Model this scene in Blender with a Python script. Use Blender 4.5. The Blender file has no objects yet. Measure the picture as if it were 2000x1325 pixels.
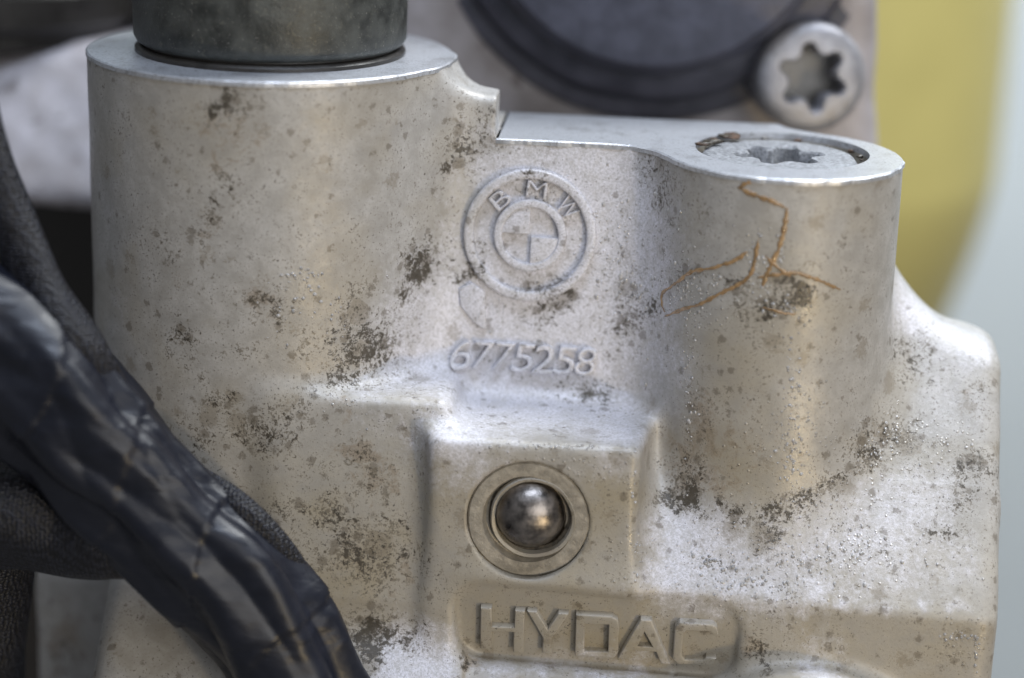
# Close-up of a dirty cast-aluminium hydraulic valve block.  1 Blender unit = 1 cm.
import bpy, bmesh, math, random
import numpy as np
from mathutils import Vector, Matrix
from mathutils.bvhtree import BVHTree

random.seed(4)
rng = np.random.default_rng(7)
sc = bpy.context.scene
sc.unit_settings.system = 'METRIC'
sc.unit_settings.scale_length = 0.01
col = sc.collection

# ------------------------------------------------------------------ camera
FPX = 4167.0                                   # focal length in pixels of the 2000 px wide photograph
PITCH, YAW, ROLL = math.radians(17), math.radians(4), math.radians(1.9)
TGT = np.array([0.0, -0.4, 0.0]); DIST = 20.83
OFF = np.array([math.sin(YAW)*math.cos(PITCH), -math.cos(YAW)*math.cos(PITCH), math.sin(PITCH)])
CAM = TGT + DIST*OFF
FWD = -OFF
_rt = np.cross(FWD, [0, 0, 1.0]); _rt /= np.linalg.norm(_rt); _up = np.cross(_rt, FWD)
RT = _rt*math.cos(ROLL) + _up*math.sin(ROLL)
UP = _up*math.cos(ROLL) - _rt*math.sin(ROLL)
cam_data = bpy.data.cameras.new('camera')
cam = bpy.data.objects.new('camera', cam_data); col.objects.link(cam)
cam.matrix_world = Matrix(((RT[0], UP[0], -FWD[0], CAM[0]), (RT[1], UP[1], -FWD[1], CAM[1]),
                           (RT[2], UP[2], -FWD[2], CAM[2]), (0, 0, 0, 1)))
cam_data.sensor_width = 36; cam_data.lens = 36*FPX/2000
cam_data.clip_start = 0.5; cam_data.clip_end = 500
cam_data.dof.use_dof = True
cam_data.dof.focus_distance = 20.2
cam_data.dof.aperture_fstop = 0.10             # about f/9 at this scale
sc.camera = cam

# ------------------------------------------------------------------ world, lamps, exposure
w = bpy.data.worlds.new('World'); sc.world = w; w.use_nodes = True
bg = w.node_tree.nodes['Background']
bg.inputs[0].default_value = (0.93, 0.95, 1.0, 1); bg.inputs[1].default_value = 0.17
sc.view_settings.view_transform = 'Standard'; sc.view_settings.look = 'None'
sc.view_settings.exposure = 0.0; sc.view_settings.gamma = 1
sc.view_settings.use_curve_mapping = False
sc.cycles.use_adaptive_sampling = True; sc.cycles.adaptive_threshold = 0.02
sc.cycles.max_bounces = 6; sc.cycles.diffuse_bounces = 3; sc.cycles.glossy_bounces = 3

def area(name, loc, tgt, sx, sy, power, color):
    l = bpy.data.lights.new(name, 'AREA'); l.shape = 'RECTANGLE'; l.size = sx; l.size_y = sy
    l.energy = power; l.color = color
    o = bpy.data.objects.new(name, l); col.objects.link(o); o.location = loc
    d = Vector(tgt) - Vector(loc); o.rotation_euler = d.to_track_quat('-Z', 'Y').to_euler()
    return o
area('ceiling_tube_light', (3, -9, 30), (0, 0, 0), 20, 5.5, 6500, (0.72, 0.82, 1.0))
area('work_lamp', (17, -23, -8), (0.5, -1, -1), 1.5, 1.5, 2000, (1.0, 0.78, 0.46))
area('front_fill', (15, -26, 8), (1, 0, 0), 20, 16, 3700, (1.0, 0.985, 0.965))  # frontal fill lamp added to lift the front faces
area('backdrop_fill', (16, 14, 38), (10, 34, 0), 26, 14, 34000, (0.95, 0.98, 1.0))  # lamp added only to brighten the backdrop

# ------------------------------------------------------------------ helpers
def ray(px, py):
    d = FWD*FPX + RT*(px-1000) + UP*(662.5-py)
    return CAM, d/np.linalg.norm(d)
def PY(px, py, Y):
    c, d = ray(px, py); return c + d*((Y-c[1])/d[1])
def PZ(px, py, Z):
    c, d = ray(px, py); return c + d*((Z-c[2])/d[2])

def link(name, me, mat=None, parent=None, smooth=True):
    o = bpy.data.objects.new(name, me); col.objects.link(o)
    if mat: me.materials.append(mat)
    if smooth and len(me.polygons): me.polygons.foreach_set('use_smooth', [True]*len(me.polygons))
    if parent: o.parent = parent
    return o
def empty(name, loc=(0, 0, 0)):
    o = bpy.data.objects.new(name, None); col.objects.link(o); o.location = loc; return o
def tag(o, label, cat, group=None):
    o['label'] = label; o['category'] = cat
    if group: o['group'] = group
    return o
def mesh_from(name, v, f):
    me = bpy.data.meshes.new(name); me.from_pydata([tuple(p) for p in v], [], f); me.update(); return me

def lathe(name, profile, origin, axis, mat, parent=None, seg=96, sharp=35, wobble=0):
    """profile = [(r, h)...] turned round axis from origin."""
    a = Vector(axis).normalized(); q = a.to_track_quat('Z', 'X').to_matrix(); o = Vector(origin)
    v, f = [], []
    n = len(profile)
    for i, (r, h) in enumerate(profile):
        for k in range(seg):
            t = 2*math.pi*k/seg
            rr = r*(1+wobble*math.sin(3*t+1)+wobble*.6*math.sin(7*t))
            v.append(o + q @ Vector((rr*math.cos(t), rr*math.sin(t), h)))
    for i in range(n-1):
        for k in range(seg):
            k2 = (k+1) % seg
            f.append((i*seg+k, i*seg+k2, (i+1)*seg+k2, (i+1)*seg+k))
    me = mesh_from(name, v, f)
    ob = link(name, me, mat, parent)
    bm = bmesh.new(); bm.from_mesh(me)
    bmesh.ops.remove_doubles(bm, verts=bm.verts, dist=1e-5)
    bmesh.ops.recalc_face_normals(bm, faces=bm.faces)
    for e in bm.edges:
        e.smooth = not (len(e.link_faces) == 2 and e.calc_face_angle(0) > math.radians(sharp))
    bm.to_mesh(me); bm.free()
    return ob

def tube(name, pts, radii, mat, parent=None, seg=8, flat=1.0, nrm=None):
    pts = [Vector(p) for p in pts]; v, f = [], []
    for i, p in enumerate(pts):
        t = (pts[min(i+1, len(pts)-1)] - pts[max(i-1, 0)]).normalized()
        n = Vector(nrm[i]) if nrm else Vector((0, -1, 0.3))
        n = (n - t*n.dot(t)).normalized(); b = t.cross(n)
        for k in range(seg):
            a = 2*math.pi*k/seg
            v.append(p + b*math.cos(a)*radii[i] + n*math.sin(a)*radii[i]*flat)
    for i in range(len(pts)-1):
        for k in range(seg):
            k2 = (k+1) % seg
            f.append((i*seg+k, i*seg+k2, (i+1)*seg+k2, (i+1)*seg+k))
    f.append(tuple(range(seg-1, -1, -1))); f.append(tuple(range((len(pts)-1)*seg, len(pts)*seg)))
    me = mesh_from(name, v, f)
    return link(name, me, mat, parent)

def prism(name, loops, base, U, V, N, h, mat, parent, bevel=0.012, sink=0.05):
    """extrude a polygon with holes (2-D loops) standing h proud of a plane."""
    base, U, V, N = Vector(base), Vector(U), Vector(V), Vector(N)
    bm = bmesh.new(); edges = []
    for lp in loops:
        vs = [bm.verts.new(base + U*x + V*y - N*sink) for x, y in lp]
        for i in range(len(vs)): edges.append(bm.edges.new((vs[i], vs[(i+1) % len(vs)])))
    bmesh.ops.triangle_fill(bm, edges=edges, use_beauty=True)
    fs = list(bm.faces)
    r = bmesh.ops.extrude_face_region(bm, geom=fs)
    top = [g for g in r['geom'] if isinstance(g, bmesh.types.BMVert)]
    bmesh.ops.translate(bm, verts=top, vec=N*(h+sink))
    bmesh.ops.recalc_face_normals(bm, faces=bm.faces)
    ts = set(top)
    rim = [e for e in bm.edges if e.verts[0] in ts and e.verts[1] in ts and len(e.link_faces) == 2
           and abs(e.calc_face_angle(0)) > 0.8]
    if bevel:
        bmesh.ops.bevel(bm, geom=rim, offset=bevel, segments=3, profile=0.5, affect='EDGES', clamp_overlap=True)
    me = bpy.data.meshes.new(name); bm.to_mesh(me); bm.free()
    ob = link(name, me, mat, parent)
    bm = bmesh.new(); bm.from_mesh(me)
    for e in bm.edges: e.smooth = not (len(e.link_faces) == 2 and e.calc_face_angle(0) > math.radians(40))
    bm.to_mesh(me); bm.free()
    if mat is M_CAST: stain(me)
    return ob

# ------------------------------------------------------------------ materials
class NT:
    def __init__(s, name):
        s.m = bpy.data.materials.new(name); s.m.use_nodes = True
        s.t = s.m.node_tree; s.n = s.t.nodes; s.b = s.n['Principled BSDF']
        s.co = s.n.new('ShaderNodeTexCoord').outputs['Object']
    def L(s, a, b): s.t.links.new(a, b)
    def put(s, sock, val):
        if hasattr(val, 'is_output'): s.L(val, sock)
        elif isinstance(val, tuple) and len(val) == 3: sock.default_value = val + (1,)
        else: sock.default_value = val
    def noise(s, scale, detail=4, rough=.55, dist=0.0, vec=None):
        n = s.n.new('ShaderNodeTexNoise'); n.inputs['Scale'].default_value = scale
        n.inputs['Detail'].default_value = detail; n.inputs['Roughness'].default_value = rough
        n.inputs['Distortion'].default_value = dist; s.L(vec or s.co, n.inputs['Vector']); return n.outputs['Fac']
    def voro(s, scale, feature='F1', rand=1.0, vec=None, out='Distance'):
        n = s.n.new('ShaderNodeTexVoronoi'); n.feature = feature
        n.inputs['Scale'].default_value = scale; n.inputs['Randomness'].default_value = rand
        s.L(vec or s.co, n.inputs['Vector']); return n.outputs[out]
    def math(s, op, a, b=0.0, clamp=False):
        n = s.n.new('ShaderNodeMath'); n.operation = op; n.use_clamp = clamp
        s.put(n.inputs[0], a); s.put(n.inputs[1], b); return n.outputs[0]
    def step(s, x, lo, hi, a=0.0, b=1.0):
        n = s.n.new('ShaderNodeMapRange'); n.interpolation_type = 'SMOOTHSTEP'
        s.put(n.inputs['Value'], x); s.put(n.inputs['From Min'], lo); s.put(n.inputs['From Max'], hi)
        s.put(n.inputs['To Min'], a); s.put(n.inputs['To Max'], b); return n.outputs[0]
    def mix(s, f, a, b):
        n = s.n.new('ShaderNodeMix'); n.data_type = 'RGBA'
        s.put(n.inputs['Factor'], f); s.put(n.inputs['A'], a) if False else None
        s.put(n.inputs[6], a); s.put(n.inputs[7], b); return n.outputs[2]
    def attr(s, name):
        n = s.n.new('ShaderNodeAttribute'); n.attribute_name = name; return n.outputs['Fac']
    def scaled(s, x, y, z):
        n = s.n.new('ShaderNodeVectorMath'); n.operation = 'MULTIPLY'
        s.L(s.co, n.inputs[0]); n.inputs[1].default_value = (x, y, z); return n.outputs[0]
    def bump(s, h, strength, dist, prev=None):
        n = s.n.new('ShaderNodeBump'); n.inputs['Strength'].default_value = 1.0
        s.put(n.inputs['Strength'], strength); n.inputs['Distance'].default_value = dist
        s.L(h, n.inputs['Height'])
        if prev: s.L(prev, n.inputs['Normal'])
        return n.outputs[0]
    def out(s, color=None, rough=None, metal=None, normal=None, coat=None, spec=None):
        for k, v in (('Base Color', color), ('Roughness', rough), ('Metallic', metal), ('Normal', normal),
                     ('Coat Weight', coat), ('Specular IOR Level', spec)):
            if v is not None: s.put(s.b.inputs[k], v)
        return s.m

def cast_material(name, tint=1.0):
    """sand-cast aluminium under an oily film: chalky pale oxide with painted overhead light, crisp specks, grime and rust-brown dirt."""
    s = NT(name)
    G, B, P, O = s.attr('grime'), s.attr('rust'), s.attr('chalk_light'), s.attr('wet')
    n1 = s.noise(1.1, 2, .6, .3); n3 = s.noise(4.5, 5, .65, .4); n12 = s.noise(15, 5, .72); n40 = s.noise(42, 3, .7)
    nA = s.noise(25, 4, .75, .2); nB = s.noise(9, 5, .75, .5)
    film = s.mix(s.step(n3, .3, .7), (0.335*tint, 0.324*tint, 0.307*tint), (0.452*tint, 0.442*tint, 0.428*tint))
    T = s.attr('tan')
    film = s.mix(s.math('ADD', s.step(n1, .45, .65, 0, .3), s.math('MULTIPLY', T, s.step(n3, .3, .6, .45, .8)), True), film, (0.330*tint, 0.288*tint, 0.210*tint))
    film = s.mix(s.step(n40, .45, .62, 0, .22), film, (0.29, 0.27, 0.235))
    chalk_light = s.mix(s.step(n40, .38, .60), (0.50, 0.495, 0.52), (0.73, 0.725, 0.785))  # oxide colour with the lilac of the overhead light mixed in
    chalk_light = s.mix(s.step(nB, .42, .66, 0, .5), chalk_light, (0.50, 0.485, 0.475))
    pm = s.step(s.math('ADD', P, s.math('MULTIPLY', s.math('SUBTRACT', n12, .5), 1.0)), .12, .85)
    c = s.mix(pm, film, chalk_light)
    # soft brownish bloom
    br = s.step(s.math('ADD', B, s.math('MULTIPLY', s.math('SUBTRACT', nB, .5), 2.4)), .42, .95)
    c = s.mix(s.math('MULTIPLY', br, .42), c, (0.19, 0.125, 0.062))
    fa = s.step(s.math('ADD', nB, s.math('MULTIPLY', G, .16)), .60, .74)
    c = s.mix(s.math('MULTIPLY', fa, .28), c, (0.19, 0.165, 0.125))
    # isolated blotches, each cell its own size
    for sc_, thr, amt, cl in ((3.6, .70, .40, (0.17, 0.135, 0.085)), (8.5, .68, .55, (0.11, 0.088, 0.06))):
        vb = s.n.new('ShaderNodeTexVoronoi'); vb.inputs['Scale'].default_value = sc_; s.L(s.co, vb.inputs['Vector'])
        sx = s.n.new('ShaderNodeSeparateColor'); s.L(vb.outputs['Color'], sx.inputs[0])
        rad = s.math('MULTIPLY', s.math('SUBTRACT', s.math('ADD', sx.outputs[0], s.math('MULTIPLY', G, .25)), thr, True), 1.15)
        edge = s.math('ADD', vb.outputs['Distance'], s.math('ADD', s.math('MULTIPLY', s.math('SUBTRACT', nA, .5), 1.2), s.math('MULTIPLY', s.math('SUBTRACT', nB, .5), 1.0)))
        bl = s.step(s.math('SUBTRACT', rad, edge), -.08, .10)
        bl = s.math('MULTIPLY', bl, s.math('GREATER_THAN', rad, .01))
        c = s.mix(s.math('MULTIPLY', bl, amt), c, s.mix(n12, tuple(x*.55 for x in cl), tuple(x*1.4 for x in cl)))
    # crisp specks, crowding where the grime sits
    k = s.math('ADD', s.math('MULTIPLY', n3, .34), s.math('MULTIPLY', G, .20))
    sp = s.step(s.math('ADD', nA, k), .79, .84)
    c = s.mix(s.math('MULTIPLY', sp, .68), c, s.mix(n12, (0.07, 0.06, 0.045), (0.17, 0.14, 0.095)))
    sp2 = s.step(s.math('ADD', n40, s.math('ADD', s.math('MULTIPLY', n3, .22), s.math('MULTIPLY', G, .07))), .75, .79)
    c = s.mix(s.math('MULTIPLY', sp2, .85), c, (0.055, 0.047, 0.04))
    # dark crust
    gm = s.math('ADD', s.math('MULTIPLY', G, 1.1), s.math('ADD', s.math('MULTIPLY', s.math('SUBTRACT', nB, .5), 2.6), s.math('MULTIPLY', s.math('SUBTRACT', nA, .5), 2.0)))
    gr = s.step(gm, .72, 1.0)
    c = s.mix(s.math('MULTIPLY', gr, .88), c, s.mix(n12, (0.022, 0.02, 0.016), (0.085, 0.07, 0.05)))
    ro = s.step(n12, .3, .7, .36, .50)
    ro = s.math('ADD', ro, s.math('MULTIPLY', pm, .08))
    ro = s.math('SUBTRACT', ro, s.math('MULTIPLY', O, .12), True)
    vd = s.n.new('ShaderNodeTexVoronoi'); vd.inputs['Scale'].default_value = 21; s.L(s.co, vd.inputs['Vector'])
    sepc = s.n.new('ShaderNodeSeparateColor'); s.L(vd.outputs['Color'], sepc.inputs[0])
    bead = s.math('MULTIPLY', s.step(vd.outputs['Distance'], .05, .34, 1.0, 0.0), s.math('GREATER_THAN', s.math('ADD', sepc.outputs[0], s.math('MULTIPLY', O, .55)), .93))
    bead = s.math('MULTIPLY', bead, s.math('GREATER_THAN', O, .12))
    drops = s.math('MULTIPLY', bead, 2.6)
    h = s.math('ADD', s.math('MULTIPLY', n40, s.math('ADD', .20, s.math('MULTIPLY', pm, .34))), s.math('MULTIPLY', n12, .45))
    h = s.math('ADD', h, drops)
    h = s.math('ADD', h, s.math('MULTIPLY', gr, .5))
    nb = s.bump(h, .42, .020)
    m = s.out(c, ro, .06, nb, spec=.5, coat=s.math('ADD', .03, s.math('ADD', s.math('MULTIPLY', O, .35), s.math('MULTIPLY', bead, .6)), True))
    s.b.inputs['Coat Roughness'].default_value = .09
    s.L(nb, s.b.inputs['Coat Normal'])
    return m

def simple(name, color, rough, metal=0.0, nscale=8, var=.25, bump=.1, bscale=40, bdist=.02, coat=None, dust=0):
    s = NT(name)
    n = s.noise(nscale, 5, .6); f = s.noise(bscale, 4, .65)
    c = s.mix(s.step(n, .3, .7), tuple(x*(1-var) for x in color), tuple(x*(1+var) for x in color))
    if dust:
        c = s.mix(s.math('MULTIPLY', s.step(s.noise(14, 6, .75), .56, .70), dust), c, (0.26, 0.25, 0.20))
        c = s.mix(s.math('MULTIPLY', s.step(s.noise(45, 3, .7), .64, .70), min(1, dust*1.5)), c, (0.40, 0.39, 0.36))
    nb = s.bump(f, bump, bdist)
    return s.out(c, s.step(n, .3, .7, max(.03, rough-.08), rough+.1), metal, nb, coat=coat)

M_CAST = cast_material('cast_aluminium')
M_RAISED = M_CAST
def rear_material():
    s = NT('rear_cast')
    n = s.noise(1.8, 4, .6); sp = s.step(s.noise(3.2, 4, .6, .3), .60, .70)
    c = s.mix(s.step(n, .3, .7), (0.34, 0.315, 0.32), (0.48, 0.46, 0.49))
    c = s.mix(s.math('MULTIPLY', sp, .7), c, (0.13, 0.11, 0.10))
    return s.out(c, .5, .1, s.bump(s.noise(18, 4, .6), .3, .04))
M_REAR = rear_material()

def machined(name, color, rough):
    s = NT(name)
    st = s.noise(9, 4, .6, vec=s.scaled(1.2, 14, 3)); g = s.noise(36, 5, .72); m = s.noise(3.2, 5, .65)
    c = s.mix(s.step(st, .35, .65), tuple(x*.86 for x in color), color)
    c = s.mix(s.step(g, .52, .66, 0, .65), c, (0.17, 0.16, 0.15))
    c = s.mix(s.step(s.noise(11, 5, .75), .60, .68, 0, .7), c, (0.10, 0.09, 0.08))
    c = s.mix(s.step(m, .5, .72, 0, .5), c, (0.22, 0.215, 0.21))
    return s.out(c, s.step(g, .3, .7, rough-.08, rough+.12), .55, s.bump(s.math('ADD', st, g), .22, .012))
M_MACH = machined('machined_aluminium', (0.60, 0.62, 0.66), .36)
M_ZINC = simple('gritty_zinc', (0.30, 0.31, 0.33), .5, .45, nscale=30, var=.4, bump=.8, bscale=60, bdist=.02)
M_SCREW = simple('galvanised_screw', (0.32, 0.32, 0.345), .38, .4, nscale=6, var=.2, bump=.3, bscale=25, bdist=.03)
M_SOCKET = simple('socket_shadow_steel', (0.12, 0.12, 0.12), .4, .6)  # dark floor colour stands in for shade inside the sockets
M_STEEL = simple('ball_steel', (0.23, 0.21, 0.195), .34, 1.0, nscale=9, var=.45, bump=.22, bscale=26, bdist=.012)
M_RING = simple('swaged_ring', (0.33, 0.30, 0.25), .42, .25, nscale=9, var=.25, bump=.5, bscale=40, bdist=.015)
M_DIRT = simple('packed_dirt', (0.06, 0.05, 0.036), .35, 0, nscale=20, var=.6, bump=.3, bscale=24, bdist=.02)
M_CRUMB = simple('brown_crumb', (0.085, 0.048, 0.028), .55, 0, nscale=18, var=.7, bump=.8, bscale=30, bdist=.04)
M_STREAK = simple('dried_brown_fluid', (0.30, 0.19, 0.09), .22, 0, nscale=14, var=.35, bump=.35, bscale=30, bdist=.02, coat=.8)
M_PLUG = simple('phosphated_steel', (0.062, 0.066, 0.062), .46, .35, nscale=5, var=.4, bump=.25, bscale=30, bdist=.02, dust=.35)
M_BLACK = simple('black_seal_shade', (0.028, 0.025, 0.022), .4, 0)  # black of seal and plug, and of the backing painted as shade
M_CAP = simple('slate_plastic', (0.066, 0.069, 0.095), .45, 0, nscale=3, var=.25, bump=.2, bscale=10, bdist=.04)
M_YELLOW = simple('yellow_plastic', (0.58, 0.515, 0.19), .45, 0, nscale=.4, var=.05, bump=.02)
M_WALL = simple('pale_wall', (0.60, 0.66, 0.69), .8, 0, nscale=.1, var=.04, bump=.02)

def tape_material():
    s = NT('black_vinyl_tape')
    st = s.noise(4, 4, .6, .5); f = s.noise(60, 3, .7)
    q = s.n.new('ShaderNodeMapping'); s.L(s.co, q.inputs[0]); q.inputs['Rotation'].default_value = (0, math.radians(-48), 0); q.inputs['Scale'].default_value = (1.0, 1.6, 3.0)
    r1 = s.noise(.8, 1.5, .4, .6, vec=q.outputs[0]); r2 = s.noise(1.6, 2, .5, .6, vec=q.outputs[0])
    rid = s.math('ADD', s.math('ABSOLUTE', s.math('SUBTRACT', r1, .5)), s.math('MULTIPLY', s.math('ABSOLUTE', s.math('SUBTRACT', r2, .5)), .45))
    c = s.mix(st, (0.004, 0.005, 0.009), (0.011, 0.0135, 0.024))
    nb = s.bump(r1, .42, .2); nb = s.bump(rid, .12, .3, nb); nb = s.bump(f, .15, .006, nb)
    return s.out(c, s.step(st, .3, .7, .33, .46), 0, nb, spec=.42)
def weave_material():
    s = NT('woven_sleeve')
    v = s.voro(25, 'F1', .45, vec=s.scaled(1.0, 1.0, 1.35)); f = s.noise(70, 3, .7); n = s.noise(2.5, 4, .6)
    c = s.mix(s.step(v, .1, .6), s.mix(n, (0.012, 0.014, 0.024), (0.030, 0.034, 0.052)), (0.003, 0.003, 0.005))
    nb = s.bump(s.math('SUBTRACT', 1.0, v), .7, .028); nb = s.bump(f, .3, .01, nb)
    return s.out(c, .45, 0, nb, spec=.4)
M_TAPE = tape_material(); M_WEAVE = weave_material()

# ------------------------------------------------------------------ signed distance modelling of the castings
def smin(a, b, k):
    h = np.maximum(k-np.abs(a-b), 0)/k
    return np.minimum(a, b) - h*h*k*.25
def smax(a, b, k): return -smin(-a, -b, k)
def wob(X, Y, Z, s=1.0):
    return (np.sin(1.7*X*s+1.1*Z*s+.4)*np.sin(1.3*Z*s-.8*Y*s+1.2) + .6*np.sin(4.1*X*s-2.3*Y*s)*np.sin(3.7*Z*s+.7)
            + .35*np.sin(9.7*X*s+3*Y*s)*np.sin(8.3*Z*s+5*Y*s))

def surface_nets(fn, lo, hi, h, proj=2):
    lo = np.array(lo, float); n = np.ceil((np.array(hi)-lo)/h).astype(int)
    B = 16; nb = (n+B-1)//B; n = nb*B
    F = np.full(n+1, 9.0, np.float32)
    ax = [lo[i]+h*np.arange(n[i]+1) for i in range(3)]
    cx = [lo[i]+h*B*(np.arange(nb[i])+.5) for i in range(3)]
    C = fn(*np.meshgrid(*cx, indexing='ij'))
    lim = h*B*.5*math.sqrt(3)*1.35+.05
    for i, j, k in np.ndindex(*nb):
        sl = tuple(slice(q*B, q*B+B+1) for q in (i, j, k))
        if abs(C[i, j, k]) < lim:
            X, Y, Z = np.meshgrid(*[ax[d][sl[d]] for d in range(3)], indexing='ij')
            F[sl] = fn(X, Y, Z)
    for i, j, k in np.ndindex(*nb):
        if abs(C[i, j, k]) >= lim:
            sl = tuple(slice(q*B+1, q*B+B) for q in (i, j, k)); F[sl] = np.sign(C[i, j, k])*9
            for d in range(3):
                s2 = [slice(q*B, q*B+B+1) for q in (i, j, k)]
                for e in (0, B):
                    s3 = list(s2); s3[d] = (i, j, k)[d]*B+e
                    blk = F[tuple(s3)]; blk[blk == 9.0] = np.sign(C[i, j, k])*9
    ins = F < 0
    acc = np.zeros(n, np.uint8)
    for a in (0, 1):
        for b in (0, 1):
            for c in (0, 1):
                acc += ins[a:n[0]+a, b:n[1]+b, c:n[2]+c]
    cells = np.argwhere((acc > 0) & (acc < 8))
    idx = np.full(n, -1, np.int32); idx[tuple(cells.T)] = np.arange(len(cells))
    cs = np.array([(a, b, c) for a in (0, 1) for b in (0, 1) for c in (0, 1)])
    val = np.stack([F[tuple((cells+o).T)] for o in cs], 1)
    P = np.zeros((len(cells), 3)); W = np.zeros(len(cells))
    for p in range(8):
        for q in range(p+1, 8):
            if np.abs(cs[p]-cs[q]).sum() != 1: continue
            a, b = val[:, p], val[:, q]; m = (a < 0) != (b < 0)
            t = np.where(m, a/np.where(m, a-b, 1), 0)
            P += np.where(m[:, None], cs[p]+(cs[q]-cs[p])*t[:, None], 0); W += m
    V = lo + h*(cells + P/W[:, None])
    for _ in range(proj):
        e = h*.25
        d = fn(V[:, 0], V[:, 1], V[:, 2])
        g = np.stack([fn(V[:, 0]+e*(a == 0), V[:, 1]+e*(a == 1), V[:, 2]+e*(a == 2)) for a in range(3)], 1)
        g = (g-d[:, None])/e; gl = (g*g).sum(1)
        st = -g*(d/np.maximum(gl, .25))[:, None]
        L = np.linalg.norm(st, axis=1); st *= np.minimum(1, h*.6/np.maximum(L, 1e-9))[:, None]
        V = V+st
    quads = []
    for d in range(3):
        u, v_ = (d+1) % 3, (d+2) % 3
        sa = [slice(1, n[q]) for q in range(3)]; sb = list(sa)
        sa[d] = slice(0, n[d]); sb[d] = slice(1, n[d]+1)
        A = ins[tuple(sa)]; Bv = ins[tuple(sb)]
        for flip, m in ((False, A & ~Bv), (True, ~A & Bv)):
            e = np.argwhere(m)
            if not len(e): continue
            e = e+np.array([0 if q == d else 1 for q in range(3)])
            du = np.eye(3, dtype=int)[u]; dv = np.eye(3, dtype=int)[v_]
            q4 = np.stack([idx[tuple((e-du-dv).T)], idx[tuple((e-dv).T)], idx[tuple(e.T)], idx[tuple((e-du).T)]], 1)
            if flip: q4 = q4[:, ::-1]
            quads.append(q4)
    Q = np.concatenate(quads); Q = Q[(Q >= 0).all(1)]
    return V, Q
def np_mesh(name, V, Q):
    me = bpy.data.meshes.new(name)
    me.vertices.add(len(V)); me.vertices.foreach_set('co', V.astype(np.float32).ravel())
    me.loops.add(Q.size); me.loops.foreach_set('vertex_index', Q.astype(np.int32).ravel())
    me.polygons.add(len(Q)); me.polygons.foreach_set('loop_start', np.arange(0, Q.size, 4, dtype=np.int32))
    me.polygons.foreach_set('use_smooth', np.ones(len(Q), bool))
    me.update(calc_edges=True); me.validate(); return me

# ---- key measures of the front casting
YL, YR_ = 0.35, -0.17
_a, _b = PY(183, 92, YL), PY(880, 102, YL)
XL, RL, ZL = (_a[0]+_b[0])/2, (_b[0]-_a[0])/2, (_a[2]+_b[2])/2
_a = PY(1763, 311, YR_); XR = PY(1528, 300, YR_)[0]; RR = _a[0]-XR; ZR = _a[2]
WEBY = PZ(990, 271, ZR)[1]
XS = PZ(966, 270, ZR)[0]
ZW = PY(950, 190, WEBY)[2]
WEBBACK = PZ(1250, 231, ZR)[1]
YF = -1.75                                        # front plane of lug and name panel
LUG0, LUG1 = PY(838, 950, YF)[0], PY(1248, 950, YF)[0]
ZLUG = PY(1040, 866, YF)[2]
YLL = YL-RL                                        # lower-left face, tangent to the big boss
ZLL = PY(690, 778, YLL)[2]
ZSH = PY(1650, 1180, YF)[2]                        # front edge of the sloped shelf
XEND = PY(1960, 1150, YF)[0]
ZBOT = PY(1150, 1285, YF)[2]
XLO = PY(64, 1200, .1)[0]
SL = 1.3
PK0, PK1 = PY(893, 1220, YF), PY(1440, 1240, YF)
PKZ = (PY(1150, 1163, YF)[2], PY(1150, 1314, YF)[2])
BALL = PY(1034, 1008, YF)
BOREC = PY(1031, 1017, YF)

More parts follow.
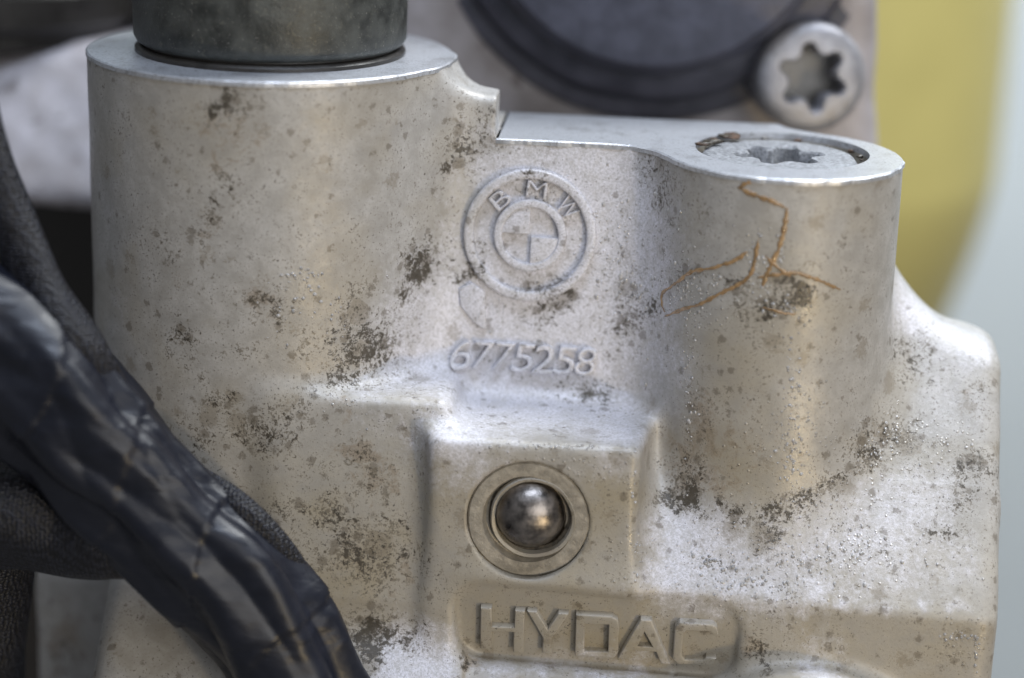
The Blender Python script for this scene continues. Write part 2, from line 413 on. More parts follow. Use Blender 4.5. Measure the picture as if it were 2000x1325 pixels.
def block(X, Y, Z):
    yw = WEBY - .11*(ZR-Z)
    web = smax(smax(yw-Y, Y-WEBBACK, .05), Z-ZW, .12)
    web = np.maximum(np.maximum(web, XL-.2-X), X-XR)
    web = np.maximum(web, -np.maximum(ZR+.01-Z, WEBY+.45-Y))
    L = smax(np.maximum(np.hypot(X-XL, Y-YL)-RL, Z-ZL-.3), ZLE-Z, .2)
    R = np.hypot(X-XR, Y-YR_)-RR-.012*(ZR-Z)
    R = np.maximum(R, Z-ZR-.3)
    d = smin(web, L, .5)
    # fillet between the web and the small boss
    d = smin(d, R, .55)
    # lower-left face under the big boss
    yl = YLL+.02-.15*(ZLL-Z)
    yl = np.maximum(yl, YF+.06)
    ll = smax(smax((yl-Y)*.98, Z-ZLL, .12), Y-1.2, .1)
    ll = smax(smax(ll, X-LUG0-.15, .15), XL+.22-X, .3)
    d = smin(d, ll, .22)
    l2 = smax(smax((.1-Y), Z-ZLO, .3), Y-1.2, .1)
    l2 = smax(np.maximum(l2, X), XLO-X, .2)
    d = smin(d, l2, .30)
    # block behind, down to the foot
    bk = smax(smax(np.abs(X-.4)-4.2, np.abs(Y-.0)-1.1, .3), Z+1.3, .3)
    d = np.minimum(d, np.where(True, np.maximum(bk, -.75-Y+0*X), bk))
    # lug with the ball
    lw = .10*np.maximum(YF+1.7-Y, -1)*0
    lug = smax(smax(LUG0-.22*(Y-YF)-X, X-LUG1-.10*(Y-YF), .10), YF-Y, .11)
    lug = smax(smax(lug, Z-ZLUG+.02*(Y-YF), .12), Y-1.0, .1)
    d = smin(d, lug, .20)
    # panel and sloped shelf on the right
    sh = ((Z-ZSH)-SL*(Y-YF))/math.sqrt(1+SL*SL)
    sh = smax(sh, YF-Y-.02*(X-2), .035)
    sh = smax(sh, LUG0+.35-X, .3)
    sh = smax(sh, (Z-ZCAP-2.2*np.maximum(X-XR, 0))*.6, .25)
    sh = smax(sh, (X-XEND-.03*(Y-YF))*.99, .22)
    sh = smax(sh, Y-.7, .25)
    ztop = PZT-.22*(X-4.5)+1.1*np.maximum(4.35-X, 0)**2
    sh = smax(sh, (Z-ztop)*.95, .22)
    d = smin(d, sh, .34)
    d = d + .006*wob(X, Y, Z)
    # shelf sloping out at the foot, with a swelling on the right
    bt = ((Z-ZBOT)-.9*(Y-YF-.05)+ .0*X)/1.345
    hump = np.hypot((X-3.05)*.75, (Z-ZBOT+.75))-.86
    bt2 = smax(hump, -2.35-Y, .25)
    bl = ((Z-PZBL)-1.0*(Y-YF))/1.414
    bt = np.where(X < PK0[0]+.1, bl, bt)
    bt = smax(smax(bt, -2.5-Y, .2), Y-.5, .1)
    bt = smax(smax(bt, XLO+1.2-X, .3), X-PK1[0]+.05, .2)
    d = smin(d, bt, .10); d = smin(d, bt2, .14)
    # name pocket
    zc, zh = (PKZ[0]+PKZ[1])/2-.03*(X-.9), (PKZ[0]-PKZ[1])/2
    xm, xh = (PK0[0]+PK1[0])/2, (PK1[0]-PK0[0])/2
    qx, qz = np.abs(X-xm)-xh+.28, np.abs(Z-zc)-zh+.28
    st = np.minimum(np.maximum(qx, qz), 0)+np.hypot(np.maximum(qx, 0), np.maximum(qz, 0))-.28
    pk = smax(st, Y-(YF-.02+.20*(PKZ[0]-Z)/(PKZ[0]-PKZ[1])), .05)
    d = smax(d, -pk, .13)
    # bore for the ball
    bo = np.maximum(np.hypot(X-BOREC[0], Z-BOREC[2])-.575, Y-YF-.30)
    d = smax(d, -bo, .012)
    # machined step: everything right of the step is milled to ZR
    cut = np.maximum(XS-X, ZR-Z)
    d = np.maximum(d, -cut)
    d = np.maximum(d, -4.7-Z)
    return d
ZLE = PY(330, 1010, -1.2)[2]
ZLO = PY(150, 1095, .1)[2]
ZCAP = PY(1340, 960, -.9)[2]
PZT = PY(1900, 635, .45)[2]
PZBL = PY(780, 1255, YF)[2]

V, Q = surface_nets(block, (-5.1, -2.7, -4.8), (5.2, 2.2, ZL+.5), .0275)
body_me = np_mesh('body', V, Q)
bm = bmesh.new(); bm.from_mesh(body_me)
# mill the big boss
g = list(bm.verts)+list(bm.edges)+list(bm.faces)
r = bmesh.ops.bisect_plane(bm, geom=g, plane_co=(0, 0, ZL-.02), plane_no=(0, 0, 1), clear_outer=True, dist=1e-4)
cutL = [e for e in r['geom_cut'] if isinstance(e, bmesh.types.BMEdge)]
loopL = [tuple(v.co) for v in {v for e in cutL for v in e.verts}]
# mill the web and the small boss
fs = [f for f in bm.faces if min(v.co.x for v in f.verts) > XS+.05 and max(v.co.z for v in f.verts) > ZR-.2 and max(v.co.y for v in f.verts) < 2.2]
g = list({v for f in fs for v in f.verts})+list({e for f in fs for e in f.edges})+fs
r = bmesh.ops.bisect_plane(bm, geom=g, plane_co=(0, 0, ZR-.02), plane_no=(0, 0, 1), clear_outer=True, dist=1e-4)
cutR = [e for e in r['geom_cut'] if isinstance(e, bmesh.types.BMEdge)]
def chain(edges):
    adj = {}
    for e in edges:
        a, b = e.verts; adj.setdefault(a, []).append(b); adj.setdefault(b, []).append(a)
    best = []
    left = set(adj)
    while left:
        st = next((v for v in left if len(adj[v]) == 1), next(iter(left)))
        path = [st]; left.discard(st)
        while True:
            nx = [v for v in adj[path[-1]] if v in left]
            if not nx: break
            path.append(nx[0]); left.discard(nx[0])
        if len(path) > len(best): best = path
    return [(v.co.x, v.co.y) for v in best]
polyR = chain(cutR); polyL = chain(cutL)
bm.to_mesh(body_me); bm.free()
body_me.polygons.foreach_set('use_smooth', [True]*len(body_me.polygons))
print('body', len(body_me.vertices), len(polyR), len(polyL))

# ------------------------------------------------------------------ stains and painted light carried by the casting
bvh = BVHTree.FromPolygons([v.co for v in body_me.vertices], [tuple(p.vertices) for p in body_me.polygons])
def hit(px, py):
    c, d = ray(px, py)
    loc, nor, i, dist = bvh.ray_cast(Vector(c), Vector(d))
    if loc is None: return None, None
    if nor.dot(Vector(d)) > 0: nor = -nor
    return loc, nor
co = np.empty(len(body_me.vertices)*3, np.float32); body_me.vertices.foreach_get('co', co); co = co.reshape(-1, 3)
def warp(c):
    return c + .10*np.stack([np.sin(7.1*c[:, 2]+3*c[:, 0]+i)*np.sin(5.3*c[:, 0]-4.1*c[:, 2]+2*i)+.6*np.sin(15*c[:, 0]+11*c[:, 2]+i*1.7)*np.sin(13*c[:, 2]-9*c[:, 0]+i) for i in range(3)], 1)
def field(c, blobs):
    a = np.zeros(len(c), np.float32); wx = warp(c)
    for p, r, s in blobs:
        d2 = ((wx-p)**2).sum(1)/(r*1.0/205.0)**2
        v = s*np.exp(-d2*.8)
        a = a+v-a*v
    return a
GRIME = [(130,1290,40,.5),(440,198,34,.95),(497,202,18,.85),(480,228,30,.45),(430,330,16,.7),(462,365,22,.75),(400,425,28,.5),(412,440,26,.6),(500,585,40,.6),
 (540,610,30,.6),(350,660,30,.8),(380,692,24,.65),(420,785,34,.8),(468,765,18,.75),(495,845,40,.7),(560,850,42,.6),(885,308,36,.9),(930,292,34,.6),
 (955,240,30,.7),(960,205,22,.5),(806,540,40,1.0),(850,500,60,.45),(690,590,40,.5),(722,650,46,.7),(690,722,48,.8),(755,690,70,.5),(640,690,50,.45),
 (1290,320,60,.5),(1300,383,30,.75),(1270,290,50,.5),(1040,352,24,.8),(1150,400,18,.6),(1055,582,46,.6),(1095,575,26,.75),(920,520,22,.8),(1230,645,28,.8),
 (1255,605,34,.8),(1210,560,30,.5),(1050,772,18,.85),(1165,782,24,.95),(1130,760,26,.5),(855,755,22,.7),(1340,968,32,.9),(1400,998,28,.85),(1475,1005,36,.6),
 (1552,995,26,.95),(1612,965,36,.7),(1690,890,36,.9),(1745,850,44,.65),(1765,700,48,.65),(1815,660,26,.5),(1905,915,46,.75),(1880,960,34,.45),(1866,1042,28,.95),
 (1850,1005,34,.55),(1718,1095,22,.8),(1500,1055,30,.6),(1355,770,36,.45),(1365,850,40,.5),(1345,920,36,.5),(1320,960,22,.8),(1360,985,22,.8),(1440,1012,20,.7),(1510,1004,20,.7),(1580,978,20,.7),(1650,930,20,.7),(1722,862,20,.7),(1476,775,14,.85),(1542,580,30,.95),
 (1440,570,30,.8),(1350,530,26,.8),(1505,590,26,.7),(1536,1206,14,.95),(1530,1180,18,.7),(1458,1272,20,.75),(1485,1288,28,.7),(1900,1168,18,.85),(700,880,30,.5),(720,920,30,.5),
 (660,1040,60,.5),(700,1090,70,.5),(640,980,50,.5),(760,1080,60,.5),(740,1242,46,1.0),(695,1262,40,.9),(800,1235,30,.6),(908,1268,16,.9),(925,1296,22,.9),
 (830,1100,40,.55),(780,970,26,.5),(470,690,20,.5),(600,780,30,.5),(1910,770,24,.5),(1890,1290,30,.4),(1580,520,16,.7),(1370,430,24,.6),(1320,440,20,.6),(860,420,16,.6),
 (1180,690,18,.6),(1090,620,12,.5),(945,585,12,.6),(300,450,40,.35),(330,520,40,.35),(380,860,40,.5),(560,1000,40,.5),(1240,900,20,.4),(1480,640,50,.35),(1640,480,24,.5)]
RUST = [(130,1250,60,.95),(150,1200,40,.6),(430,330,20,.9),(410,440,30,.8),(505,590,38,.95),(470,700,10,.9),(548,690,10,.9),(700,880,36,.9),(725,915,34,.9),(770,965,30,.9),(500,850,46,.6),(660,800,24,.8),
 (780,1130,22,.7),(1365,860,60,.7),(1340,930,50,.7),(1458,1270,24,.95),(912,1262,20,.95),(930,1296,30,.9),(700,1080,80,.55),(690,730,50,.5),(1420,980,50,.6),(1720,830,36,.7),
 (1905,768,16,.95),(1480,870,120,.4),(460,240,60,.5),(400,260,80,.45),(1690,900,40,.6),(1040,355,24,.5),(1360,790,50,.5),(1400,1310,40,.6)]
CHALK_LIGHT = [(1350,1145,22,.6),(1420,1158,22,.6),(1500,1163,22,.6),(1580,1168,22,.6),(1660,1172,22,.6),(1740,1176,22,.55),(1820,1180,22,.55),(1880,1184,20,.5),(1080,500,170,.75),(1220,430,130,.8),(1250,540,110,.85),(1000,330,90,.6),(1150,330,80,.7),(930,640,130,.7),(1100,650,130,.75),(860,730,110,.6),(1000,790,150,.75),(1150,800,110,.75),  # pale oxide, with light on the web and up-facing ledges painted in
 (1200,850,70,.8),(900,850,80,.8),(720,765,60,.4),(780,620,100,.35),(1330,1050,80,.6),(1420,1110,80,.5),(1550,1100,90,.5),(1680,1040,90,.45),(1800,980,80,.45),(1750,1100,80,.35),
 (1880,1100,50,.3),(1830,640,70,.4),(1900,670,50,.45),(1850,780,80,.3),(1780,600,60,.7),(1300,1140,60,.7),(780,1295,70,.8),(850,1310,60,.8),(1600,1312,50,.7),(1150,1315,40,.6),(1060,1312,40,.6),(1250,1318,40,.6),(980,1310,36,.6),
 (1320,720,60,.35),(210,400,60,.3),(230,600,60,.3)]
TAN = [(900,950,130,.9),(1150,1000,110,.9),(950,1200,150,.9),(1200,1230,200,.9),(1400,1260,120,.8),(1650,1260,150,.9),(1850,1260,100,.9),(650,1000,180,.8),(700,1150,120,.8),(1450,880,140,.7),(1380,720,90,.5),(1560,560,110,.5),(400,240,110,.6),(600,650,110,.4)]
WET = [(1200,470,70,.7),(1240,560,70,.9),(1340,590,60,.9),(1480,560,46,.7),(1500,480,30,.6),(1150,760,60,.8),(1210,800,30,.9),(1420,1110,70,.9),(1560,1090,80,.9),(1660,1060,70,.8),(1700,880,50,1.),
 (1740,840,44,1.),(1850,870,50,.6),(1550,900,90,.45),(1540,820,60,.45),(1345,720,40,.55),(1345,640,40,.6),(1870,1245,30,.9),(1905,1270,24,.9),(1245,1080,40,.8),(1230,950,30,.5),(600,540,30,.5),(560,620,24,.5),
 (1060,365,30,.6),(1100,350,30,.8),(945,610,24,.7),(1100,870,80,.6),(1220,865,24,.9),(1540,610,40,.8)]
STAINS = {}
for nm, bl in (('grime', GRIME), ('rust', RUST), ('chalk_light', CHALK_LIGHT), ('wet', WET), ('tan', TAN)):
    STAINS[nm] = [(np.array(hit(px, py)[0]), r, q) for px, py, r, q in bl if hit(px, py)[0] is not None]
def stain(me):
    c = np.empty(len(me.vertices)*3, np.float32); me.vertices.foreach_get('co', c); c = c.reshape(-1, 3)
    for nm, bl in STAINS.items():
        at = me.attributes.new(nm, 'FLOAT', 'POINT')
        at.data.foreach_set('value', np.clip(field(c, bl), 0, 1).astype(np.float32))
stain(body_me)

# ------------------------------------------------------------------ the valve block and its parts
block_root = tag(empty('valve_block', (0, -0.5, -4.7)), 'stained pale cast aluminium hydraulic valve block with roundel emblem and part number', 'valve block')
def part(o):
    o.parent = block_root; o.matrix_parent_inverse = Matrix.Translation((0, .5, 4.7)); return o
body = part(link('body', body_me, M_CAST))
body['label'] = 'dirty cast body with two bosses, a lug and a sloped shelf'

def slab(name, poly, hole, z0, z1, mat, rough=.006):
    """milled face: outline a hair proud of the casting, with a round hole."""
    # resample outline evenly
    p = np.array(poly); p = np.vstack([p, p[:1]])
    s = np.r_[0, np.cumsum(np.hypot(*np.diff(p, axis=0).T))]; n = 260
    t = np.linspace(0, s[-1], n, endpoint=False)
    p = np.stack([np.interp(t, s, p[:, i]) for i in (0, 1)], 1)
    area2 = (p[:, 0]*np.roll(p[:, 1], -1)-np.roll(p[:, 0], -1)*p[:, 1]).sum()
    if area2 < 0: p = p[::-1]
    tg = np.roll(p, -2, 0)-np.roll(p, 2, 0); tg /= np.linalg.norm(tg, axis=1)[:, None]
    nrm = np.stack([tg[:, 1], -tg[:, 0]], 1)
    jit = np.convolve(rng.normal(size=n), np.ones(3)/3, 'same')[:, None]*rough
    out = p+nrm*(.010+jit)
    bm = bmesh.new(); edges = []
    lo = [bm.verts.new((*q, z0)) for q in out]
    mid = [bm.verts.new((*q, z1-.012)) for q in out]
    top = [bm.verts.new((*q, z1)) for q in p-nrm*.008]
    for i in range(n):
        j = (i+1) % n
        bm.faces.new((lo[i], lo[j], mid[j], mid[i])); bm.faces.new((mid[i], mid[j], top[j], top[i]))
    edges = [bm.edges.get((top[i], top[(i+1) % n])) for i in range(n)]
    if hole:
        cx, cy, r = hole; m = 96
        hv = [bm.verts.new((cx+r*math.cos(2*math.pi*k/m), cy+r*math.sin(2*math.pi*k/m), z1)) for k in range(m)]
        edges += [bm.edges.new((hv[k], hv[(k+1) % m])) for k in range(m)]
    bmesh.ops.triangle_fill(bm, edges=edges, use_beauty=True)
    if hole:
        h2 = [bm.verts.new((v.co.x, v.co.y, z1-.25)) for v in hv]
        for k in range(m): bm.faces.new((hv[k], hv[(k+1) % m], h2[(k+1) % m], h2[k]))
    bmesh.ops.recalc_face_normals(bm, faces=bm.faces)
    me = bpy.data.meshes.new(name); bm.to_mesh(me); bm.free()
    o = link(name, me, mat, smooth=False); return part(o)

RP = 1.33                                            # radius of the dark barrel in the big boss
slab('machined_face', polyL, (XL+.02, YL, RP-.03), ZL-.05, ZL, M_MACH)
# right outline closed along the step
SC = PZ(1528, 294, ZR); SCR = .83
pr = [q for q in polyR]
if pr[0][1] > pr[-1][1]: pr = pr[::-1]
pr = pr + [(XS+.002, pr[-1][1]), (XS+.002, pr[0][1])]
slab('machined_face', pr, (SC[0], SC[1], SCR), ZR-.05, ZR, M_MACH, .008)

def star_loop(r_out, r_in, n=6, m=72, rot=0.0):
    pts = []
    for k in range(m):
        t = 2*math.pi*k/m
        c = .5+.5*math.cos(n*t); c = c*c*(3-2*c)
        r = r_in+(r_out-r_in)*c
        pts.append((r*math.cos(t+rot), r*math.sin(t+rot)))
    return pts
def star_screw(name, center, axis, R, prof, r_out, r_in, depth, rot, mat, parentfn):
    """pan of a six-lobe screw: prof = outside profile (r, h) ending at the rim of the flat top (h=0)."""
    a = Vector(axis).normalized(); q = a.to_track_quat('Z', 'X').to_matrix(); o = Vector(center)
    P3 = lambda x, y, z: o + q @ Vector((x, y, z))
    bm = bmesh.new(); m = 72; rings = []
    for r, h in prof:
        rings.append([bm.verts.new(P3(r*math.cos(2*math.pi*k/m), r*math.sin(2*math.pi*k/m), h)) for k in range(m)])
    sl = star_loop(r_out, r_in, m=m, rot=rot)
    s0 = star_loop(r_out+.03, r_in+.03, m=m, rot=rot)
    rings.append([bm.verts.new(P3(x, y, 0)) for x, y in s0])
    rings.append([bm.verts.new(P3(x, y, -.03)) for x, y in sl])
    rings.append([bm.verts.new(P3(x, y, -depth)) for x, y in sl])
    # the star starts turned by rot: match ring order
    sh = int(round(rot/(2*math.pi)*m)) % m
    for i in range(len(rings)-1):
        A, Bq = rings[i], rings[i+1]
        off = -sh if i == len(prof)-1 else 0
        for k in range(m):
            k2 = (k+1) % m
            bm.faces.new((A[k], A[k2], Bq[(k2+off) % m], Bq[(k+off) % m]))
    bm.faces.new(rings[-1])
    bmesh.ops.recalc_face_normals(bm, faces=bm.faces)
    for e in bm.edges: e.smooth = not (len(e.link_faces) == 2 and e.calc_face_angle(0) > math.radians(40))
    me = bpy.data.meshes.new(name); bm.to_mesh(me); bm.free()
    return parentfn(link(name, me, mat))

# sunk screw in the small boss
lathe_rec = part(lathe('counterbore', [(SCR+.004, -.01), (SCR-.004, -.12), (SCR-.03, -.20), (.3, -.21)], (SC[0], SC[1], ZR), (0, 0, 1), M_RING))
scr = star_screw('socket_screw', (SC[0]-.03, SC[1]-.02, ZR-.035), (0, 0, 1), .75,
           [(.74, -.18), (.745, -.05), (.715, -.012), (.66, 0)], .43, .29, .46, math.radians(15), M_ZINC, part)
scr['label'] = 'gritty zinc six-lobe screw sunk in the small boss'
lathe_floor = lathe('socket_shade_floor', [(.0005, -.43), (.38, -.43)], (SC[0]-.03, SC[1]-.02, ZR-.035), (0, 0, 1), M_SOCKET); lathe_floor.parent = scr  # dark disc added so the recess reads as shaded
lathe_floor.matrix_parent_inverse = (block_root.matrix_world @ Matrix.Identity(4)).inverted() if False else Matrix.Identity(4)

def lump(name, p, r, squash, mat, n=3, seed=0):
    rr = np.random.default_rng(seed)
    bm = bmesh.new(); bmesh.ops.create_icosphere(bm, subdivisions=n, radius=1)
    ph = rr.uniform(0, 6, 9)
    for v in bm.verts:
        c = v.co
        k = 1+.18*math.sin(2*c.x+ph[0])*math.sin(2.5*c.y+ph[1])+.12*math.sin(4*c.z+ph[2]+2*c.x)+.07*math.sin(8*c.y+ph[3])*math.sin(7*c.x+ph[4])
        v.co = Vector(p)+Vector((c.x*r*squash[0], c.y*r*squash[1], c.z*r*squash[2]))*k
    me = bpy.data.meshes.new(name); bm.to_mesh(me); bm.free()
    return part(link(name, me, mat))
for i in range(11):
    t = rng.uniform(0, 1); px = 1370+66*t+rng.normal()*4; py = 284-18*t+rng.normal()*3; r = .028+.05*rng.uniform()**1.5
    q = PZ(px, py, ZR)
    lump('dirt_crumb', (q[0], q[1], ZR+.004), r, (1.0+rng.uniform(), .7+rng.uniform()*.6, .22+.22*rng.uniform()), (M_CRUMB, M_DIRT)[i % 2], 2, i)
for i in range(16):
    a = rng.uniform(0, 6.28); rr = SCR-rng.uniform(.01, .09); r = .010+.022*rng.uniform()**2
    lump('dirt_crumb', (SC[0]+rr*math.cos(a), SC[1]+rr*math.sin(a), ZR-.06), r, (1.4, 1.2, .8), (M_CRUMB, M_DIRT)[i % 2], 2, 90+i)

# ball and swaged ring in the lug
bx, bz = BALL[0], BALL[2]
by = YF
ring = part(lathe('swaged_ring', [(.575, -.12), (.573, -.035), (.555, -.012), (.47, -.008), (.43, -.014), (.415, -.06), (.40, -.085), (.35, -.10), (.335, -.16)],
            (BOREC[0], by, BOREC[2]), (0, -1, 0), M_RING, wobble=.006))
ring['label'] = 'dirty swaged ring round the steel ball'
lip = part(lathe('inner_lip', [(.410, -.12), (.405, -.03), (.390, -.006), (.362, -.02), (.345, -.10)], (bx+.035, by, bz-.03), (0, -1, 0), M_RAISED, wobble=.008)); stain(lip.data)
ball = part(lathe('steel_ball', [(max(.330*math.sin(t), .0002), .330*math.cos(t)*.86-.10) for t in np.linspace(0, 1.75, 30)],
            (bx, by, bz), (-.02, -1, .03), M_STEEL, sharp=80))
ball['label'] = 'polished dark steel ball'
part(lathe('bore_dirt', [(.33, -.12), (.345, -.085), (.40, -.08), (.42, -.12)], (bx+.01, by, bz-.01), (0, -1, 0), M_DIRT, wobble=.02))

# emblem on the web
EC, EN = hit(1036, 459)
EN = Vector((0, -1, .11)).normalized(); EU = Vector((1, 0, 0)); EV = EN.cross(EU).normalized()
EV = EV if EV.z > 0 else -EV
er = math.radians(-1.0); EU2 = EU*math.cos(er)+EV*math.sin(er); EV2 = EV*math.cos(er)-EU*math.sin(er)
SCL = np.linalg.norm(PY(1136, 459, EC.y)-PY(1036, 459, EC.y))/100
def circ(r, a0=0, a1=360, n=96): return [(r*math.cos(math.radians(a0+(a1-a0)*k/n)), r*math.sin(math.radians(a0+(a1-a0)*k/n))) for k in range(n)]
emb = []
o = part(prism('emblem_ring', [circ(130*SCL), circ(110*SCL)], EC, EU2, EV2, EN, .080, M_RAISED, None, .026)); o['label'] = 'outer raised ring of the roundel'; emb.append(o)
o = part(prism('emblem_ring', [circ(71*SCL), circ(55*SCL)], EC, EU2, EV2, EN, .075, M_RAISED, None, .018)); o['label'] = 'inner raised ring of the roundel'; emb.append(o)
for a in (90, 270):
    q = [(2.0*SCL*(1 if a == 270 else -1), 2.0*SCL*(-1 if a == 270 else 1))]
    lp = q+[(56.5*SCL*math.cos(math.radians(t)), 56.5*SCL*math.sin(math.radians(t))) for t in np.linspace(a+2, a+88, 30)]
    emb.append(part(prism('emblem_quadrant', [lp], EC, EU2, EV2, EN, .058, M_RAISED, None, .012)))

def glyph_loops(ch, bold):
    cu = bpy.data.curves.new('glyph', 'FONT'); cu.body = ch; cu.size = 1; cu.offset = bold; cu.resolution_u = 5
    cu.fill_mode = 'NONE' if hasattr(cu, 'fill_mode') else 'BOTH'
    ob = bpy.data.objects.new('glyph', cu); col.objects.link(ob)
    dg = bpy.context.evaluated_depsgraph_get(); ev = ob.evaluated_get(dg); me = ev.to_mesh()
    v = [p.co.copy() for p in me.vertices]; adj = {}
    cnt = {}
    for f in me.polygons:
        for e in f.edge_keys: cnt[e] = cnt.get(e, 0)+1
    es = [tuple(e.vertices) for e in me.edges]
    if len(me.polygons): es = [e for e in es if cnt.get(tuple(sorted(e)), 0) == 1]
    for a, b in es: adj.setdefault(a, []).append(b); adj.setdefault(b, []).append(a)
    left = set(adj); loops = []
    while left:
        s0 = left.pop(); path = [s0]
        while True:
            nx = [k for k in adj[path[-1]] if k in left]
            if not nx: break
            path.append(nx[0]); left.discard(nx[0])
        loops.append([(v[k].x, v[k].y) for k in path])
    ev.to_mesh_clear(); bpy.data.objects.remove(ob); bpy.data.curves.remove(cu)
    xs = [p[0] for l in loops for p in l]; ys = [p[1] for l in loops for p in l]
    x0, x1, y0, y1 = min(xs), max(xs), min(ys), max(ys)
    return [[((x-(x0+x1)/2)/(x1-x0), (y-(y0+y1)/2)/(y1-y0)) for x, y in l] for l in loops]

def conform(o, plane_pt, n):
    me = o.data
    for v in me.vertices:
        h, _, _, _ = bvh.ray_cast(Vector((v.co.x, -4, v.co.z)), Vector((0, 1, 0)))
        if h is None: continue
        yp = plane_pt[1]-(n.x*(v.co.x-plane_pt[0])+n.z*(v.co.z-plane_pt[2]))/n.y
        v.co.y += h.y-yp
for ch, ang, wd in (('B', 133, 36), ('M', 85, 40), ('W', 40, 40)):
    lp = glyph_loops(ch, .07); a = math.radians(ang); rad = 91*SCL
    ca, sa = math.cos(a-math.pi/2), math.sin(a-math.pi/2)
    out = []
    for l in lp:
        out.append([(rad*math.cos(a)+(x*wd*SCL)*ca-(y*34*SCL)*sa, rad*math.sin(a)+(x*wd*SCL)*sa+(y*34*SCL)*ca) for x, y in l])
    emb.append(part(prism('raised_letter', out, EC, EU2, EV2, EN, .065, M_RAISED, None, .012)))
for o in emb: conform(o, EC, EN)
# small raised arrow-like chip mark left of the number
lp = [(-24, 26), (0, 40), (26, 24), (28, -6), (34, -52), (10, -40), (-20, -8)]
cpt, _ = hit(920, 590)
part(prism('cast_mark', [[(x*SCL, y*SCL) for x, y in lp]], cpt, EU2, EV2, EN, .050, M_RAISED, None, .012))
# part number
for i, ch in enumerate('6775258'):
    px = 903+i*40.3; py = 690+i*2.5
    c, n_ = hit(px, py)
    lp = glyph_loops(ch, .065); wd = 41 if ch not in '7' else 39; ht = 56
    er2 = math.radians(-1.2)
    out = [[((x*wd+y*ht*.16)*SCL, y*ht*SCL) for x, y in l] for l in lp]
    o = part(prism('raised_digit', out, c, EU2, EV2, EN, .080, M_RAISED, None, .018)); conform(o, c, EN)

# name on the front panel, each letter its own piece
HY = {
 'H': [[(398,380),(460,382),(460,485),(585,490),(590,396),(645,398),(637,630),(578,625),(582,516),(460,510),(458,612),(394,605)]],
 'Y': [[(658,398),(712,402),(772,502),(832,410),(888,414),(797,548),(793,634),(740,630),(745,548)]],
 'D': [[(930,418),(1130,428),(1163,446),(1172,480),(1165,630),(1140,660),(922,646)], [(980,468),(1112,474),(1108,628),(976,622)]],
 'A': [[(1290,448),(1352,454),(1452,692),(1402,690),(1376,626),(1252,616),(1222,668),(1160,662)], [(1274,592),(1312,516),(1358,600)]],
 'C': [[(1482,490),(1508,466),(1690,476),(1716,492),(1722,530),(1684,528),(1676,514),(1545,508),(1528,525),(1520,640),(1536,668),(1640,672),(1655,655),(1712,660),(1697,690),(1670,702),(1500,694),(1468,665)]]}
TB = .20/(PKZ[0]-PKZ[1])
HN = Vector((0, -1, -TB)).normalized(); HV = Vector((0, -TB, 1)).normalized()
for ch, lps in HY.items():
    out = []
    for l in lps:
        q2 = []
        for x, y in l:
            c0, d0 = ray(800+x/2.857, 1050+y/2.857)      # meet the tilted pocket floor
            n0 = np.array(HN); p0 = np.array([0, YF-.07, PKZ[0]])
            p = c0+d0*(np.dot(p0-c0, n0)/np.dot(d0, n0))
            q2.append((p[0], (p[2]-PKZ[0])/HV.z))
        out.append(q2)
    o = part(prism('raised_letter', out, (0, YF-.02, PKZ[0]), (1, 0, 0), HV, HN, .078, M_RAISED, None, .016)); conform(o, (0, YF-.02, PKZ[0]), HN)

# dried brown runs on the small boss
RUNS = [
 ([(1484,345),(1440,368)], 5), ([(1440,366),(1470,380),(1510,394),(1538,408)], 5), ([(1538,406),(1533,445),(1520,490),(1500,530),(1488,560)], 5),
 ([(1481,468),(1476,500),(1468,535),(1450,552),(1410,572),(1365,595),(1330,606),(1299,618)], 4), ([(1460,492),(1438,508),(1400,522),(1350,530),(1322,552),(1292,572),(1292,590),(1298,610)], 4),
 ([(1493,498),(1515,520),(1545,540)], 4), ([(1480,542),(1520,536),(1556,532),(1600,548),(1642,566)], 4.5), ([(1488,600),(1530,612),(1555,614)], 3)]
for pts, wpx in RUNS:
    dense = []
    for (a, b) in zip(pts[:-1], pts[1:]):
        n = max(2, int(math.hypot(b[0]-a[0], b[1]-a[1])/5))
        for k in range(n): dense.append((a[0]+(b[0]-a[0])*k/n, a[1]+(b[1]-a[1])*k/n))
    dense.append(pts[-1])
    for _ in range(2):
        dense = [dense[0]]+[((dense[i-1][0]+2*dense[i][0]+dense[i+1][0])/4, (dense[i-1][1]+2*dense[i][1]+dense[i+1][1])/4) for i in range(1, len(dense)-1)]+[dense[-1]]
    dense = [(x+random.uniform(-1, 1), y+random.uniform(-1, 1)) for x, y in dense]
    P3, N3, r3 = [], [], []
    for i, (x, y) in enumerate(dense):
        p, n_ = hit(x, y)
        if p is None: continue
        P3.append(p+n_*.004); N3.append(n_); r3.append(wpx*.95/205*random.uniform(.45, 1.25)*min(1, .25+.25*i, .25+.25*(len(dense)-1-i)))
    if len(P3) > 2: part(tube('brown_streak', P3, r3, M_STREAK, None, 8, .42, N3))
